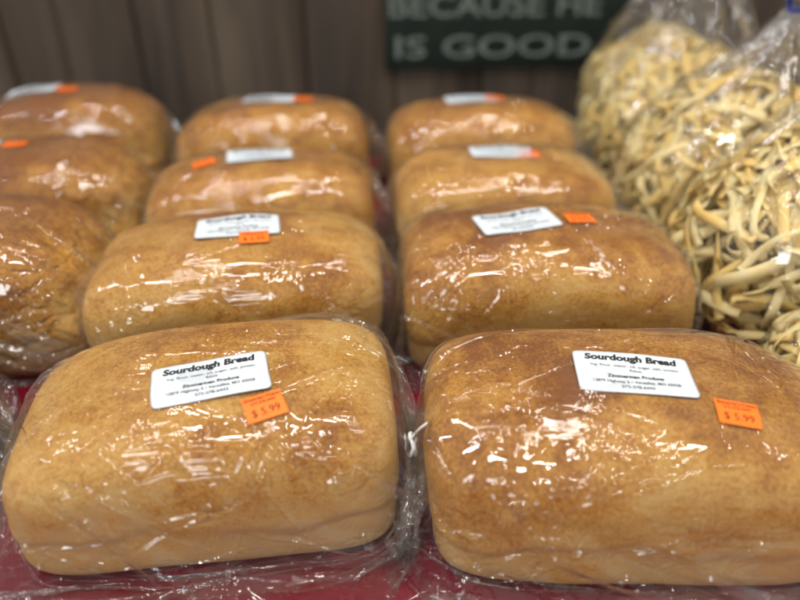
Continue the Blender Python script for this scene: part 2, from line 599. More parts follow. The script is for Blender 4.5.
def loaf_bag(loaf, seed, levels=3, slack=1.07, flap=0.045, tail=0.030, neck_gap=0.026, patches=(), neck_z=0.045, girth=None,
             flapz=0.004, neck_y=0.0, tail_dir=(0.45, -0.25, -0.6), folds=(), n_creases=40, pocket=0.0035, finer=0, flare=0.012):
    """tube along x; left end flat on the table, right end gathered at a tied neck with a short ruffled tail"""
    a, b, h = loaf.a, loaf.b, loaf.h
    C = (girth or 2 * (2 * b + h) * 0.90) * slack
    body = 2 * a
    Ltot = flap + 0.055 + body + 0.075 + tail      # sheet length
    nu0, nv0 = 49, 64
    nu, nv = nu0, nv0
    S = np.linspace(0, Ltot, nu)
    th = np.arange(nv) / nv * 2 * math.pi
    P = np.zeros((nu, nv, 3))
    s1 = flap + 0.055
    s2 = s1 + body
    s3 = s2 + 0.075
    for i, s in enumerate(S):
        if s < s1:                                   # flat closure
            t = s / s1
            x = -a - 0.002 - flap * (1 - t) ** 1.0
            e = t ** 1.5
            hw = (b + 0.022) * (1 - e) + (b + 0.004) * e
            hz = 0.002 * (1 - e) + 0.5 * h * e
            zc = flapz * (1 - e) + 0.5 * h * e
            yc = 0
        elif s < s2:
            x = -a + (s - s1)
            hw, hz, zc, yc = b + 0.004, 0.5 * h + 0.003, 0.5 * h, 0
        elif s < s3:
            t = (s - s2) / (s3 - s2)
            x = a + 0.003 + neck_gap * t
            e = 1 - t ** 1.2
            hw, hz, zc = b * e + 0.0045, 0.5 * h * e + 0.0045, 0.5 * h * e + neck_z * (1 - e)
            yc = neck_y * t
        else:
            t = (s - s3) / tail
            x = a + 0.003 + neck_gap + t * tail * tail_dir[0]
            hw, hz = 0.0045 + flare * t, 0.0045 + flare * t
            zc, yc = neck_z + t * tail * tail_dir[2], neck_y + t * tail * tail_dir[1]
        P[i, :, 0] = x
        if s < s2:                                   # spare film gathers low down in front and behind
            hw = hw + 0.024 * (slack - 1.02) / 0.13 * (0.5 - 0.5 * np.tanh(np.sin(th) * 3 + 1.6))
        P[i, :, 1] = yc + hw * np.sign(np.cos(th)) * np.abs(np.cos(th)) ** 0.8
        P[i, :, 2] = zc + hz * np.sign(np.sin(th)) * np.abs(np.sin(th)) ** 0.8

    rk = np.random.RandomState(seed + 3)
    kk = rk.normal(0, 1, (9, 3)) * np.array([38, 60, 60])
    kp = rk.uniform(0, 6.28, 9)

    def standoff(X):
        f = np.sin(X @ kk.T + kp).sum(-1) / 3.0
        o = 0.0009 + pocket * np.clip(f, 0, 1.3) ** 1.3
        e = np.clip((np.abs(X[..., 0]) / a - 0.80) / 0.25, 0, 1)
        o = o + 0.004 * e * e
        for (c, e1, e2, n, sx, sy) in patches:
            d = np.sqrt(((X - c) ** 2).sum(-1))
            o = 0.0009 + (o - 0.0009) * np.clip((d - 0.6 * max(sx, sy)) / 0.02, 0, 1)
        return o

    def push_off(off):
        st = {'n': 0, 'o': 0}

        def push(X):
            if st['n'] % 8 == 0:
                st['o'] = standoff(X)
            st['n'] += 1
            D = X - loaf.c0
            f = loaf.F(X)
            r = np.sqrt((D * D).sum(-1))
            k = (1 + st['o'] / np.maximum(r, 0.03)) / np.maximum(f, 1e-6)
            k = np.maximum(k, 1.0)
            X = loaf.c0 + D * k[..., None]
            for (c, e1, e2, n, sx, sy) in patches:   # the stiff stickers hold the film smooth
                q = X - c
                u, v, w = q @ e1, q @ e2, q @ n
                m = (np.abs(u) < sx / 2 + 0.001) & (np.abs(v) < sy / 2 + 0.001) & (w > -0.02)
                if m.any():
                    X[m] = loaf.surf(X[m], 0.0011, 2)
            return X
        return push

    rs = np.random.RandomState(seed + 5)
    for lv in range(levels):
        ds = Ltot / (nu - 1)
        dv = C / nv
        mask = np.zeros((nu, nv), bool)
        Sx = np.linspace(0, Ltot, nu)
        ring = int(np.argmin(np.abs(Sx - s3)))
        mask[ring] = True
        tgt = P.copy()
        if lv == 0:
            ang = np.arange(nv) / nv * 2 * math.pi
            w = 0.0045 * (1 + 0.35 * np.sin(9 * ang + seed))
            base = np.stack([np.full(nv, a + 0.003 + neck_gap), neck_y + w * np.cos(ang), neck_z + w * np.sin(ang)], -1)
            tgt[ring] = base
            ref = base
        its = (160, 90, 55, 40)[lv]
        P = relax(P, ds, dv, its, push_off(0.0009), (mask, tgt), np.array([0, 0, -1.2e-5 if lv else -3e-5]), 0.0012,
                  seed + lv, jitter=(0.0012, 0.0005, 0.00022, 0.0001)[lv], comp=(0.5, 0.45, 0.32, 0.22)[lv], smooth=(0.02, 0.04, 0.07, 0.09)[lv])
        if lv < levels - 1:
            P = upsample(P)
            nu, nv = P.shape[:2]
    for _ in range(finer):
        P = upsample(P)
    nu, nv = P.shape[:2]
    P = crease_uv(P, Ltot / (nu - 1), C / nv, sheet_folds(seed, n_creases, s1 - 0.01, s2 + 0.01, s3, C, 0.12, 0.57))
    P = crease(P, loaf.c0, folds)
    D = P - loaf.c0                                   # folds never dip under the crust
    r = np.linalg.norm(D, axis=-1)
    P = loaf.c0 + D * np.maximum(1, (1 + 0.0005 / np.maximum(r, 0.03)) / loaf.F(P))[..., None]
    P[..., 2] = np.maximum(P[..., 2], 0.0008)
    for (c, e1, e2, n, sx, sy) in patches:
        q = P - c
        u, v, w = q @ e1, q @ e2, q @ n
        m = (np.abs(u) < sx / 2 + 0.001) & (np.abs(v) < sy / 2 + 0.001) & (w > -0.02)
        P[m] = loaf.surf(P[m], 0.0011, 2)
    return P


# ------------------------------------------------------------------ printed stickers
def text_tris(body, size, x=0, y=0, bold=0.0, shear=0.0, align='CENTER', width=None):
    cu = bpy.data.curves.new("txt", 'FONT')
    cu.body = body
    cu.size = size
    cu.align_x = align
    cu.align_y = 'CENTER'
    cu.offset = bold
    cu.shear = shear
    cu.resolution_u = 3
    cu.fill_mode = 'FRONT'
    o = bpy.data.objects.new("txt", cu)
    COL.objects.link(o)
    bpy.context.view_layer.update()
    dg = bpy.context.evaluated_depsgraph_get()
    me = bpy.data.meshes.new_from_object(o.evaluated_get(dg))
    co = np.empty(len(me.vertices) * 3, dtype=np.float32)
    me.vertices.foreach_get('co', co)
    co = co.reshape(-1, 3).astype(float)
    faces = [list(p.vertices) for p in me.polygons]
    bpy.data.objects.remove(o)
    bpy.data.curves.remove(cu)
    bpy.data.meshes.remove(me)
    if width:
        w = co[:, 0].max() - co[:, 0].min()
        co[:, 0] *= width / w
        if align == 'CENTER':
            co[:, 0] -= (co[:, 0].max() + co[:, 0].min()) / 2
    co[:, 0] += x
    co[:, 1] += y
    return co[:, :2], faces


LW, LH = 0.0625, 0.0335
TW, TH = 0.0215, 0.0165
_txt = {}


def label_art():
    if 'l' not in _txt:
        _txt['l'] = [text_tris("Sourdough Bread", 0.0068, 0, 0.0115, 0.00034, 0.12, width=0.050),
                     text_tris("Ing: flour, water, oil, sugar, salt, potato", 0.0029, 0.001, 0.0050, 0.00003, width=0.047),
                     text_tris("flakes", 0.0029, 0.001, 0.0016, 0.00003),
                     text_tris("Zimmerman Produce", 0.0036, 0, -0.0034, 0.00016, width=0.030),
                     text_tris("12879 Highway 5 • Versailles, MO 65038", 0.0031, 0, -0.0078, 0.00008, width=0.046),
                     text_tris("573-378-6443", 0.0031, 0, -0.0120, 0.00008)]
    return _txt['l']


def tag_art():
    if 't' not in _txt:
        _txt['t'] = [text_tris("Zimmerman's Produce", 0.0028, 0, 0.0062, 0.00008, width=0.0195),
                     text_tris("573-378-6443", 0.0026, 0, 0.0032, 0.00006, width=0.0135),
                     text_tris("$ 5.99", 0.0068, 0, -0.0030, 0.00003, width=0.0150)]
    return _txt['t']


def patch_frame(loaf, x, ang, rot):
    """anchor on the crust at length x and angle round the loaf (90 = straight up, less = towards the camera side)"""
    p = np.array([x, -math.cos(R(ang)) * 0.05, math.sin(R(ang)) * 0.05]) + loaf.c0 * np.array([0, 0, 1])
    D = p - np.array([x, 0, loaf.zc])
    for _ in range(12):
        D = D / loaf.F(np.array([x, 0, loaf.zc]) + D)
    p = np.array([x, 0, loaf.zc]) + D
    n = loaf.normal(p)
    e1 = np.array([1.0, 0, 0])
    e1 -= n * (e1 @ n)
    e1 /= np.linalg.norm(e1)
    e2 = np.cross(n, e1)
    c, s = math.cos(R(rot)), math.sin(R(rot))
    return p, e1 * c + e2 * s, -e1 * s + e2 * c, n


def sticker(name, loaf, fr, sx, sy, rad, mat, ink, art, parent, off=0.0015, seed=0, curl=0.0003):
    p, e1, e2, n = fr
    rs = np.random.RandomState(seed)
    kk = rs.normal(0, 1, (4, 2)) * 75
    ph = rs.uniform(0, 6.28, 4)

    def place(q, o):
        P = p + q[:, :1] * e1 + q[:, 1:2] * e2
        wav = np.sin(q @ kk.T + ph).sum(1) * 0.00036
        edge = (np.abs(q[:, 0]) / (sx / 2)) ** 6 * curl + (np.abs(q[:, 1]) / (sy / 2)) ** 6 * curl * 0.5
        S = loaf.surf(P, 0, 4)
        D = S - loaf.c0
        r = np.linalg.norm(D, axis=1, keepdims=True)
        return loaf.c0 + D * (1 + (off + o + wav[:, None] * 1.0 + edge[:, None]) / r)

    nx, ny = 40, 24
    X, Y = np.meshgrid(np.linspace(-1, 1, nx), np.linspace(-1, 1, ny), indexing='ij')
    X, Y = X * sx / 2, Y * sy / 2
    if rad:                                           # rounded corners
        ax, ay = np.abs(X) - (sx / 2 - rad), np.abs(Y) - (sy / 2 - rad)
        m = (ax > 0) & (ay > 0)
        mxv = np.maximum(ax, ay)
        r = np.hypot(ax, ay)
        k = np.where(m, mxv / np.maximum(r, 1e-9), 1)
        X = np.where(m, np.sign(X) * (sx / 2 - rad + ax * k), X)
        Y = np.where(m, np.sign(Y) * (sy / 2 - rad + ay * k), Y)
    q = np.stack([X.ravel(), Y.ravel()], 1)
    top, bot = place(q, 0), place(q, -0.00007)
    f = grid_faces(nx, ny, False)
    faces = [list(t) for t in f] + [[t[3] + nx * ny, t[2] + nx * ny, t[1] + nx * ny, t[0] + nx * ny] for t in f]
    ids = np.arange(nx * ny).reshape(nx, ny)
    loop = list(ids[:, 0]) + list(ids[-1, 1:]) + list(ids[::-1, -1][1:]) + list(ids[0, ::-1][1:-1])
    for i in range(len(loop)):
        a_, b_ = loop[i], loop[(i + 1) % len(loop)]
        faces.append([a_, a_ + nx * ny, b_ + nx * ny, b_])
    V = [top, bot]
    idx = [0] * len(faces)
    base = 2 * nx * ny
    for co, fs in art:
        V.append(place(co, 0.00010))
        faces += [[i + base for i in f_] for f_ in fs]
        idx += [1] * len(fs)
        base += len(co)
    return mesh_obj(name, np.concatenate(V), faces, [mat, ink], parent, smooth=True, mat_idx=idx)


def tube(path, rad, n=8, flat=1.0):
    path = np.asarray(path, float)
    T = np.gradient(path, axis=0)
    T /= np.linalg.norm(T, axis=1, keepdims=True)
    up = np.array([0.13, 0.21, 0.97])
    A = np.cross(T, up)
    A /= np.linalg.norm(A, axis=1, keepdims=True)
    B = np.cross(T, A)
    th = np.arange(n) / n * 2 * math.pi
    r = np.broadcast_to(np.asarray(rad, float), (len(path),))
    P = path[:, None] + r[:, None, None] * (np.cos(th)[None, :, None] * A[:, None] + flat * np.sin(th)[None, :, None] * B[:, None])
    f = [list(x) for x in grid_faces(len(path), n)]
    f.append(list(range(n))[::-1])
    f.append([len(path) * n - n + i for i in range(n)])
    return P.reshape(-1, 3), f


def add_tie(bag, neck, mat, ends, r=0.0062, w=0.0013, axis='x'):
    """a twist tie: a loop round the neck and two free ends"""
    th = np.linspace(0, 2 * math.pi, 28)
    nk = np.array(neck)
    if axis == 'x':
        loop = np.stack([nk[0] + 0.0006 * np.sin(3 * th), nk[1] + r * np.cos(th), nk[2] + r * np.sin(th)], 1)
    else:
        loop = np.stack([nk[0] + r * np.cos(th), nk[1] + r * np.sin(th), nk[2] + 0.0006 * np.sin(3 * th)], 1)
    V, F = tube(loop, w, 6)
    for e in ends:
        t = np.linspace(0, 1, 8)[:, None]
        st = loop[np.argmax(loop @ np.array(e))] 
        path = st + np.array(e) * t + np.array([0, 0, 0.0015]) * np.sin(t * 4)
        v2, f2 = tube(path, w * 1.15, 6, 0.6)
        F += [[i + len(V) for i in f] for f in f2]
        V = np.concatenate([V, v2])
    return mesh_obj('twist_tie', V, F, mat, bag)


# ------------------------------------------------------------------ setting: table cloth, wall
def cloth_mat():
    m, nt, out = new_mat("maroon_cloth")
    tc = N(nt, 'ShaderNodeTexCoord')
    n = noise(nt, tc.outputs['Object'], 900, 2)
    n2 = noise(nt, tc.outputs['Object'], 9, 3)
    r = ramp(nt, [(0.3, (0.13, 0.001, 0.011)), (0.7, (0.19, 0.002, 0.020))])
    L(nt, n2, 0, r, 0)
    bs = N(nt, 'ShaderNodeBsdfPrincipled', Roughness=0.75)
    bs.inputs['Sheen Weight'].default_value = 0.0
    bs.inputs['Specular IOR Level'].default_value = 0.15
    L(nt, r, 0, bs, 'Base Color')
    b = N(nt, 'ShaderNodeBump', Strength=0.3, Distance=0.0004)
    L(nt, n, 0, b, 'Height')
    L(nt, b, 0, bs, 'Normal')
    L(nt, bs, 0, out, 0)
    return m


def build_table():
    nx, ny = 120, 90
    X, Y = np.meshgrid(np.linspace(-0.9, 0.95, nx), np.linspace(-0.05, 0.925, ny), indexing='ij')
    Z = 0.0006 * np.sin(X * 19 + 3 * np.sin(Y * 7)) - 0.0006
    P = np.stack([X, Y, Z], -1).reshape(-1, 3)
    o = mesh_obj('table_surface', P, grid_faces(nx, ny, False)[:, ::-1], cloth_mat())
    o['kind'] = 'structure'


def wood_mat():
    m, nt, out = new_mat("weathered_wood")
    tc = N(nt, 'ShaderNodeTexCoord')
    oi = N(nt, 'ShaderNodeObjectInfo')
    mp = N(nt, 'ShaderNodeMapping')
    mp.inputs['Scale'].default_value = (26, 26, 2.4)
    L(nt, tc, 'Object', mp, 0)
    n = noise(nt, mp.outputs[0], 1.0, 6, 0.6, 0.6)
    mp2 = N(nt, 'ShaderNodeMapping')
    mp2.inputs['Scale'].default_value = (7, 7, 0.7)
    L(nt, tc, 'Object', mp2, 0)
    n2 = noise(nt, mp2.outputs[0], 1.0, 3)
    s = mathn(nt, 'ADD', mathn(nt, 'MULTIPLY', n.outputs[0], 0.55), mathn(nt, 'MULTIPLY', n2.outputs[0], 0.5))
    r = ramp(nt, [(0.32, (0.012, 0.008, 0.005)), (0.5, (0.052, 0.036, 0.024)), (0.72, (0.115, 0.085, 0.058))])
    nt.links.new(s, r.inputs[0])
    bs = N(nt, 'ShaderNodeBsdfPrincipled', Roughness=0.7)
    L(nt, r, 0, bs, 'Base Color')
    L(nt, bs, 0, out, 0)
    return m


def build_wall():
    rs = np.random.RandomState(4)
    m = wood_mat()
    V, F = [], []
    x = -1.6
    base = 0
    while x < 1.9:
        w = rs.choice([0.09, 0.12, 0.15])
        d = rs.uniform(0, 0.006)
        x0, x1, y0, y1 = x + 0.0015, x + w - 0.0015, 1.18 - d, 1.20
        for (xx, yy) in ((x0, y1), (x0, y0 + 0.002), (x0 + 0.002, y0), (x1 - 0.002, y0), (x1, y0 + 0.002), (x1, y1)):
            V += [(xx, yy, -0.5), (xx, yy, 1.3)]
        F += [[base + 2 * i, base + 2 * i + 2, base + 2 * i + 3, base + 2 * i + 1] for i in range(5)]
        base += 12
        x += w
    V += [(-1.6, 1.199, -0.5), (1.9, 1.199, -0.5), (1.9, 1.199, 1.3), (-1.6, 1.199, 1.3)]
    F.append([base, base + 1, base + 2, base + 3])
    o = mesh_obj('wood_wall', np.array(V, float), F, m, smooth=False)
    tag(o, 'dark brown wall of vertical wooden planks behind the bread table', 'wall')
    fl = mesh_obj('floor', np.array([(-3, -2, -0.8), (3, -2, -0.8), (3, 3, -0.8), (-3, 3, -0.8)], float), [[0, 1, 2, 3]],
                  plain('floor_concrete', (0.12, 0.10, 0.09), 0.8), smooth=False)
    fl['kind'] = 'structure'


def build_sign():
    x0, x1, z0, z1 = -0.175, 0.225, 0.067, 0.40
    bv = 0.003
    ring = [(x0, z0), (x1, z0), (x1, z1), (x0, z1)]
    ringi = [(x0 + bv, z0 + bv), (x1 - bv, z0 + bv), (x1 - bv, z1 - bv), (x0 + bv, z1 - bv)]
    V = [(x, 0.012, z) for x, z in ring] + [(x, -0.003, z) for x, z in ring] + [(x, -0.006, z) for x, z in ringi]
    F = [[k + i, k + (i + 1) % 4, k + 4 + (i + 1) % 4, k + 4 + i] for k in (0, 4) for i in range(4)]
    F.append([8, 9, 10, 11])
    idx = [0] * len(F)
    V = [np.array(V, float)]
    base = 12
    for body, z, w in (("IS GOOD", 0.100, 0.330), ("BECAUSE HE", 0.164, 0.350)):
        co, fs = text_tris(body, 0.049, 0, z, 0.0006, width=w)
        V.append(np.stack([co[:, 0] + 0.006, np.full(len(co), -0.0064), co[:, 1]], 1))
        F += [[i + base for i in f] for f in fs]
        idx += [1] * len(fs)
        base += len(co)
    o = mesh_obj('wall_sign', np.concatenate(V), F, [plain('sign_green', (0.016, 0.024, 0.020), 0.7, 0.2, 0.2, 20),
                 plain('sign_paint', (0.13, 0.155, 0.14), 0.7, 0.2, 0.15, 60)], smooth=False, mat_idx=idx)
    o.location = (0.238, 1.168, 0.0)
    tag(o, 'dark green board with white capital lettering hung on the plank wall', 'sign')


build_table()
build_wall()
build_sign()

# ------------------------------------------------------------------ loaves
MATS = [bread_material("crust_golden", -0.14, 1), bread_material("crust_brown", 0.04, 5), bread_material("crust_tan", -0.04, 9), bread_material("crust_wrinkled", 0.04, 13, 0.27)]


def bagged_loaf(label, loc, rotz, loaf, mat, lab, tg, seed, levels=3, res=1.0, tie=False, **kw):
    r = thing('bagged_bread_loaf', label, 'bread loaf', loc, (0, 0, R(rotz)), 'sourdough loaves in clear bags laid out in rows')
    V, F = loaf.mesh(int(150 * res), int(220 * res)) if levels < 4 else loaf.mesh(230, 330)
    mesh_obj('bread', V, F, mat, r)
    patches = []
    fl = ft = None
    if lab:
        fl = patch_frame(loaf, *lab)
        patches.append((*fl, LW, LH))
    if tg:
        ft = patch_frame(loaf, *tg)
        patches.append((*ft, TW, TH))
    P = loaf_bag(loaf, seed, levels, patches=patches, **kw)
    nu, nv = P.shape[:2]
    bag = mesh_obj('plastic_bag', P.reshape(-1, 3), grid_faces(nu, nv)[:, ::-1], FILM, r)
    if fl:
        sticker('label', loaf, fl, LW, LH, 0.003, PAPER, INK, label_art() , r, seed=seed)
    if ft:
        sticker('price_tag', loaf, ft, TW, TH, 0.0, ORANGE, TAGINK, tag_art(), r, off=0.0020, seed=seed + 1, curl=0.0002)
    if tie:
        nk = (loaf.a + 0.003 + kw.get('neck_gap', 0.026), kw.get('neck_y', 0), kw.get('neck_z', 0.045))
        add_tie(bag, nk, TIE, tie)
    print('loaf', seed, round(time.time() - T0, 1))
    return r


# ------------------------------------------------------------------ noodle bags
class Heap:
    def __init__(s, rx, ry, h, seed=0):
        s.rx, s.ry, s.h, s.zc = rx, ry, h, h * 0.42
        s.c0 = np.array([0, 0, s.zc])
        r = np.random.RandomState(seed)
        s.k = r.normal(0, 1, (10, 3)) * 24
        s.ph = r.uniform(0, 6.28, 10)
        s.am = r.uniform(0.3, 1, 10) * 0.026

    def F(s, P):
        x, y, z = P[..., 0], P[..., 1], P[..., 2] - s.zc
        t = 0.5 + 0.5 * np.tanh(z / 0.02)
        c = (s.h - s.zc) * t + (s.zc + 0.0005) * (1 - t)
        q = 1.75 * t + 5.0 * (1 - t)
        x = x - 0.10 * z
        g = (np.abs(x / s.rx) ** 2.8 + np.abs(y / s.ry) ** 2.8) ** (1 / 2.8) + 1e-9
        f = (g ** q + (np.abs(z / c) + 1e-9) ** q) ** (1 / q)
        return f * (1 - (np.sin(P @ s.k.T + s.ph) * s.am).sum(-1))

    surf = Loaf.surf


def noodle_mats():
    out_ = []
    for nm, c0, c1 in (("noodle_yellow", (0.94, 0.66, 0.21), (0.97, 0.77, 0.34)), ("noodle_pale", (0.96, 0.77, 0.35), (0.98, 0.86, 0.50))):
        m, nt, out = new_mat(nm)
        tc = N(nt, 'ShaderNodeTexCoord')
        n = noise(nt, tc.outputs['Object'], 60, 4)
        r = ramp(nt, [(0.35, c0), (0.68, c1)])
        L(nt, n, 0, r, 0)
        bs = N(nt, 'ShaderNodeBsdfPrincipled', Roughness=0.55)
        bs.inputs['Specular IOR Level'].default_value = 0.3
        L(nt, r, 0, bs, 'Base Color')
        tl = N(nt, 'ShaderNodeBsdfTranslucent')
        L(nt, r, 0, tl, 0)
        mx = N(nt, 'ShaderNodeMixShader')
        mx.inputs[0].default_value = 0.25
        L(nt, bs, 0, mx, 1)
        L(nt, tl, 0, mx, 2)
        n2 = noise(nt, tc.outputs['Object'], 700, 2)
        b = N(nt, 'ShaderNodeBump', Strength=0.3, Distance=0.0005)
        L(nt, n2, 0, b, 'Height')
        L(nt, b, 0, bs, 'Normal')
        L(nt, mx, 0, out, 0)
        out_.append(m)
    return out_


NOOD = noodle_mats()


def ribbon(heap, rs, lo, hi, width=0.0082):
    """one flat egg noodle: a curved strip with thickness, kept inside the heap's outline"""
    d = rs.normal(0, 1, 3)
    d /= np.linalg.norm(d)
    f = rs.uniform(lo, hi)
    p = heap.c0 + d
    p = heap.c0 + d * f / heap.F(heap.c0 + d * 0.05) * 0.05
    nrm = (p - heap.c0) / np.linalg.norm(p - heap.c0)
    t = np.cross(nrm, rs.normal(0, 1, 3))
    t /= np.linalg.norm(t)
    t = t + nrm * rs.normal(0, 0.38)
    t /= np.linalg.norm(t)
    n = 18
    l = rs.uniform(0.045, 0.110)
    st = l / (n - 1)
    w_ax = np.cross(nrm, t)
    roll = rs.normal(0, 0.18)
    w_ax = w_ax * math.cos(roll) + nrm * math.sin(roll)
    w_ax /= np.linalg.norm(w_ax)
    k1, k2, tw = rs.normal(0, 10), rs.normal(0, 9), rs.normal(0, 8)
    kw_, kph = rs.uniform(60, 160), rs.uniform(0, 6.28)
    kc = rs.uniform(40, 120) * rs.choice([-1, 1]) * (rs.rand() < 0.55)
    sc = rs.uniform(0.1, 0.9) * l
    pts, ws = [], []
    q = p.copy()
    for i in range(n):
        pts.append(q.copy())
        ws.append(w_ax.copy())
        s_ = i * st
        nn = np.cross(t, w_ax)
        t = t + nn * (k2 + 15 * math.sin(kw_ * s_ + kph)) * st + w_ax * (k1 * 0.2 + kc * math.exp(-((s_ - sc) / 0.011) ** 2)) * st
        t /= np.linalg.norm(t)
        w_ax = w_ax + nn * tw * st
        w_ax -= t * (w_ax @ t)
        w_ax /= np.linalg.norm(w_ax)
        q = q + t * st
    pts, ws = np.array(pts), np.array(ws)
    pts -= (pts.mean(0) - p) * 0.9
    # lay the strip over the ones below it: it follows its own layer, ends lifting or dipping a little
    tt = np.linspace(-1, 1, n)
    lev = f + 0.035 * np.sin(rs.uniform(2, 5) * tt + rs.uniform(0, 6.28)) + rs.normal(0, 0.035) * tt ** 3
    lev = np.minimum(lev, 0.985)
    D = pts - heap.c0
    for _ in range(2):
        D = D * (lev / heap.F(heap.c0 + D))[:, None]
    pts = heap.c0 + D
    T = np.gradient(pts, axis=0)
    T /= np.linalg.norm(T, axis=1, keepdims=True)
    eps = 1e-4
    G = np.stack([heap.F(pts + d_) - heap.F(pts - d_) for d_ in np.eye(3) * eps], -1)
    G /= np.linalg.norm(G, axis=1, keepdims=True)
    W0 = np.cross(G, T)
    W0 /= np.linalg.norm(W0, axis=1, keepdims=True)
    sl_ = (tt + 1) / 2 * l
    rl = (roll + rs.normal(0, 0.4) * tt + (abs(kc) > 0) * 1.3 * np.exp(-((sl_ - sc) / 0.017) ** 2) * np.sign(kc + 1e-9))[:, None]
    ws = W0 * np.cos(rl) + G * np.sin(rl)
    nn = np.cross(T, ws)
    nn /= np.linalg.norm(nn, axis=1, keepdims=True)
    w = width * rs.uniform(0.7, 1.15) / 2
    th = 0.0003
    cup = rs.normal(0, 0.00012)
    R0 = [pts - ws * w - nn * th + nn * cup, pts - nn * th, pts + ws * w - nn * th + nn * cup,
          pts + ws * w + nn * th + nn * cup, pts + nn * th, pts - ws * w + nn * th + nn * cup]
    V = np.stack(R0, 1)
    V[..., 2] = np.maximum(V[..., 2], 0.002)
    return V.reshape(-1, 3), p


def ribbon_faces(n=18, m=6):
    f = [list(x) for x in grid_faces(n, m)]
    f.append(list(range(m))[::-1])
    f.append([(n - 1) * m + i for i in range(m)])
    return f


RF = ribbon_faces()


def noodle_bag(label, loc, rotz, rx, ry, h, neck, seed, levels=3, n_out=950, n_in=600, tie=None, slack=1.10, creases=60):
    heap = Heap(rx, ry, h, seed)
    rs = np.random.RandomState(seed)
    root = thing('noodle_bag', label, 'noodles', loc, (0, 0, R(rotz)), 'bags of dried egg noodles standing beside the loaves')
    to_cam = np.array([0, 0, 0.336]) - np.array(loc)
    c, s_ = math.cos(-R(rotz)), math.sin(-R(rotz))
    to_cam = np.array([c * to_cam[0] - s_ * to_cam[1], s_ * to_cam[0] + c * to_cam[1], to_cam[2]])
    to_cam /= np.linalg.norm(to_cam)
    rib = []
    for i in range(n_out + n_in):
        lv_ = 0.42 + 0.55 * (i / (n_out + n_in)) ** 0.8
        V, p = ribbon(heap, rs, lv_ - 0.01, lv_ + 0.01)
        d = V.mean(0) - heap.c0
        score = (d @ to_cam) / np.linalg.norm(d) + 2.0 * heap.F(V.mean(0)[None])[0]
        rib.append((score, V))
    rib.sort(key=lambda t: -t[0])
    for sc_, V in rib[:100]:
        mesh_obj('noodle', V, RF, NOOD[rs.randint(2)], root, smooth=False)
    Vs, Fs, mi = [], [], []
    base = 0
    for sc_, V in rib[100:]:
        Vs.append(V)
        Fs += [[i + base for i in f] for f in RF]
        mi += [rs.randint(2)] * len(RF)
        base += len(V)
    rest = mesh_obj('noodles', np.concatenate(Vs), Fs, NOOD, root, smooth=False, mat_idx=mi)
    rest['kind'] = 'stuff'
    # the bag: a tube round the upright axis
    C = 2 * math.pi * math.sqrt((rx * rx + ry * ry) / 2) * slack
    neck = np.array(neck, float)
    tail = 0.05
    head = math.hypot(neck[2] - h * 0.45, max(rx, ry)) * 1.02
    L0, L1, L2 = max(rx, ry) * 1.0, h * 0.45, head
    Lt = L0 + L1 + L2 + tail
    nu, nv = 49, 64
    th = np.arange(nv) / nv * 2 * math.pi
    P = np.zeros((nu, nv, 3))
    for i, s in enumerate(np.linspace(0, Lt, nu)):
        if s < L0:
            t = s / L0
            P[i, :, 0] = rx * 1.05 * (0.75 + 0.25 * t) * np.cos(th)
            P[i, :, 1] = ry * 1.05 * (0.1 + 0.9 * t) * np.sin(th)
            P[i, :, 2] = 0.002
        elif s < L0 + L1:
            P[i, :, 0] = rx * 1.08 * np.cos(th)
            P[i, :, 1] = ry * 1.08 * np.sin(th)
            P[i, :, 2] = 0.002 + s - L0
        elif s < L0 + L1 + L2:
            t = (s - L0 - L1) / L2
            e = 1 - t ** 1.3
            P[i, :, 0] = (rx * 1.08 * e + 0.006) * np.cos(th) + neck[0] * t
            P[i, :, 1] = (ry * 1.08 * e + 0.006) * np.sin(th) + neck[1] * t
            P[i, :, 2] = h * 0.45 + (neck[2] - h * 0.45) * t
        else:
            t = (s - L0 - L1 - L2) / tail
            P[i, :, 0] = (0.006 + 0.022 * t) * np.cos(th) + neck[0]
            P[i, :, 1] = (0.006 + 0.016 * t) * np.sin(th) + neck[1]
            P[i, :, 2] = neck[2] + t * tail * 0.9

    def push(X):
        D = X - heap.c0
        f = heap.F(X)
        r = np.sqrt((D * D).sum(-1))
        k = np.maximum((1 + 0.001 / np.maximum(r, 0.03)) / np.maximum(f, 1e-6), 1.0)
        return heap.c0 + D * k[..., None]
    for lv in range(levels):
        mask = np.zeros((nu, nv), bool)
        ring = int(np.argmin(np.abs(np.linspace(0, Lt, nu) - (L0 + L1 + L2))))
        mask[ring] = True
        tgt = P.copy()
        if lv == 0:
            w = 0.006 * (1 + 0.3 * np.sin(7 * th))
            tgt[ring] = np.stack([neck[0] + w * np.cos(th), neck[1] + w * np.sin(th), np.full(nv, neck[2])], -1)
        P = relax(P, Lt / (nu - 1), C / nv, (120, 80, 50, 40)[lv], push, (mask, tgt), np.array([0, 0, -6e-6]), 0.001, seed + lv,
                  jitter=(0.003, 0.0008, 0.0003, 0.0001)[lv], comp=0.6, smooth=(0.02, 0.03, 0.04, 0.05)[lv])
        if lv < levels - 1:
            P = upsample(P)
            nu, nv = P.shape[:2]
    rf = []
    for _ in range(creases * 2):
        v, l = rs.uniform(0, 1) * C, rs.uniform(0.02, 0.11)
        sc_ = rs.uniform(L0, L0 + L1 + L2 - l / 2)
        w = rs.uniform(0.0016, 0.0032)
        al = rs.normal(0, 0.25) if rs.rand() < 0.7 else rs.uniform(-1.5, 1.5)
        dx, dy = math.cos(al) * l / 2, math.sin(al) * l / 2
        rf.append((sc_ - dx, v - dy, sc_ + dx, v + dy, w, w * rs.uniform(0.2, 0.6) * rs.choice([-1, 1])))
    P = crease_uv(P, Lt / (nu - 1), C / nv, rf)
    bag = mesh_obj('plastic_bag', P.reshape(-1, 3), grid_faces(nu, nv), FILM_N, root)
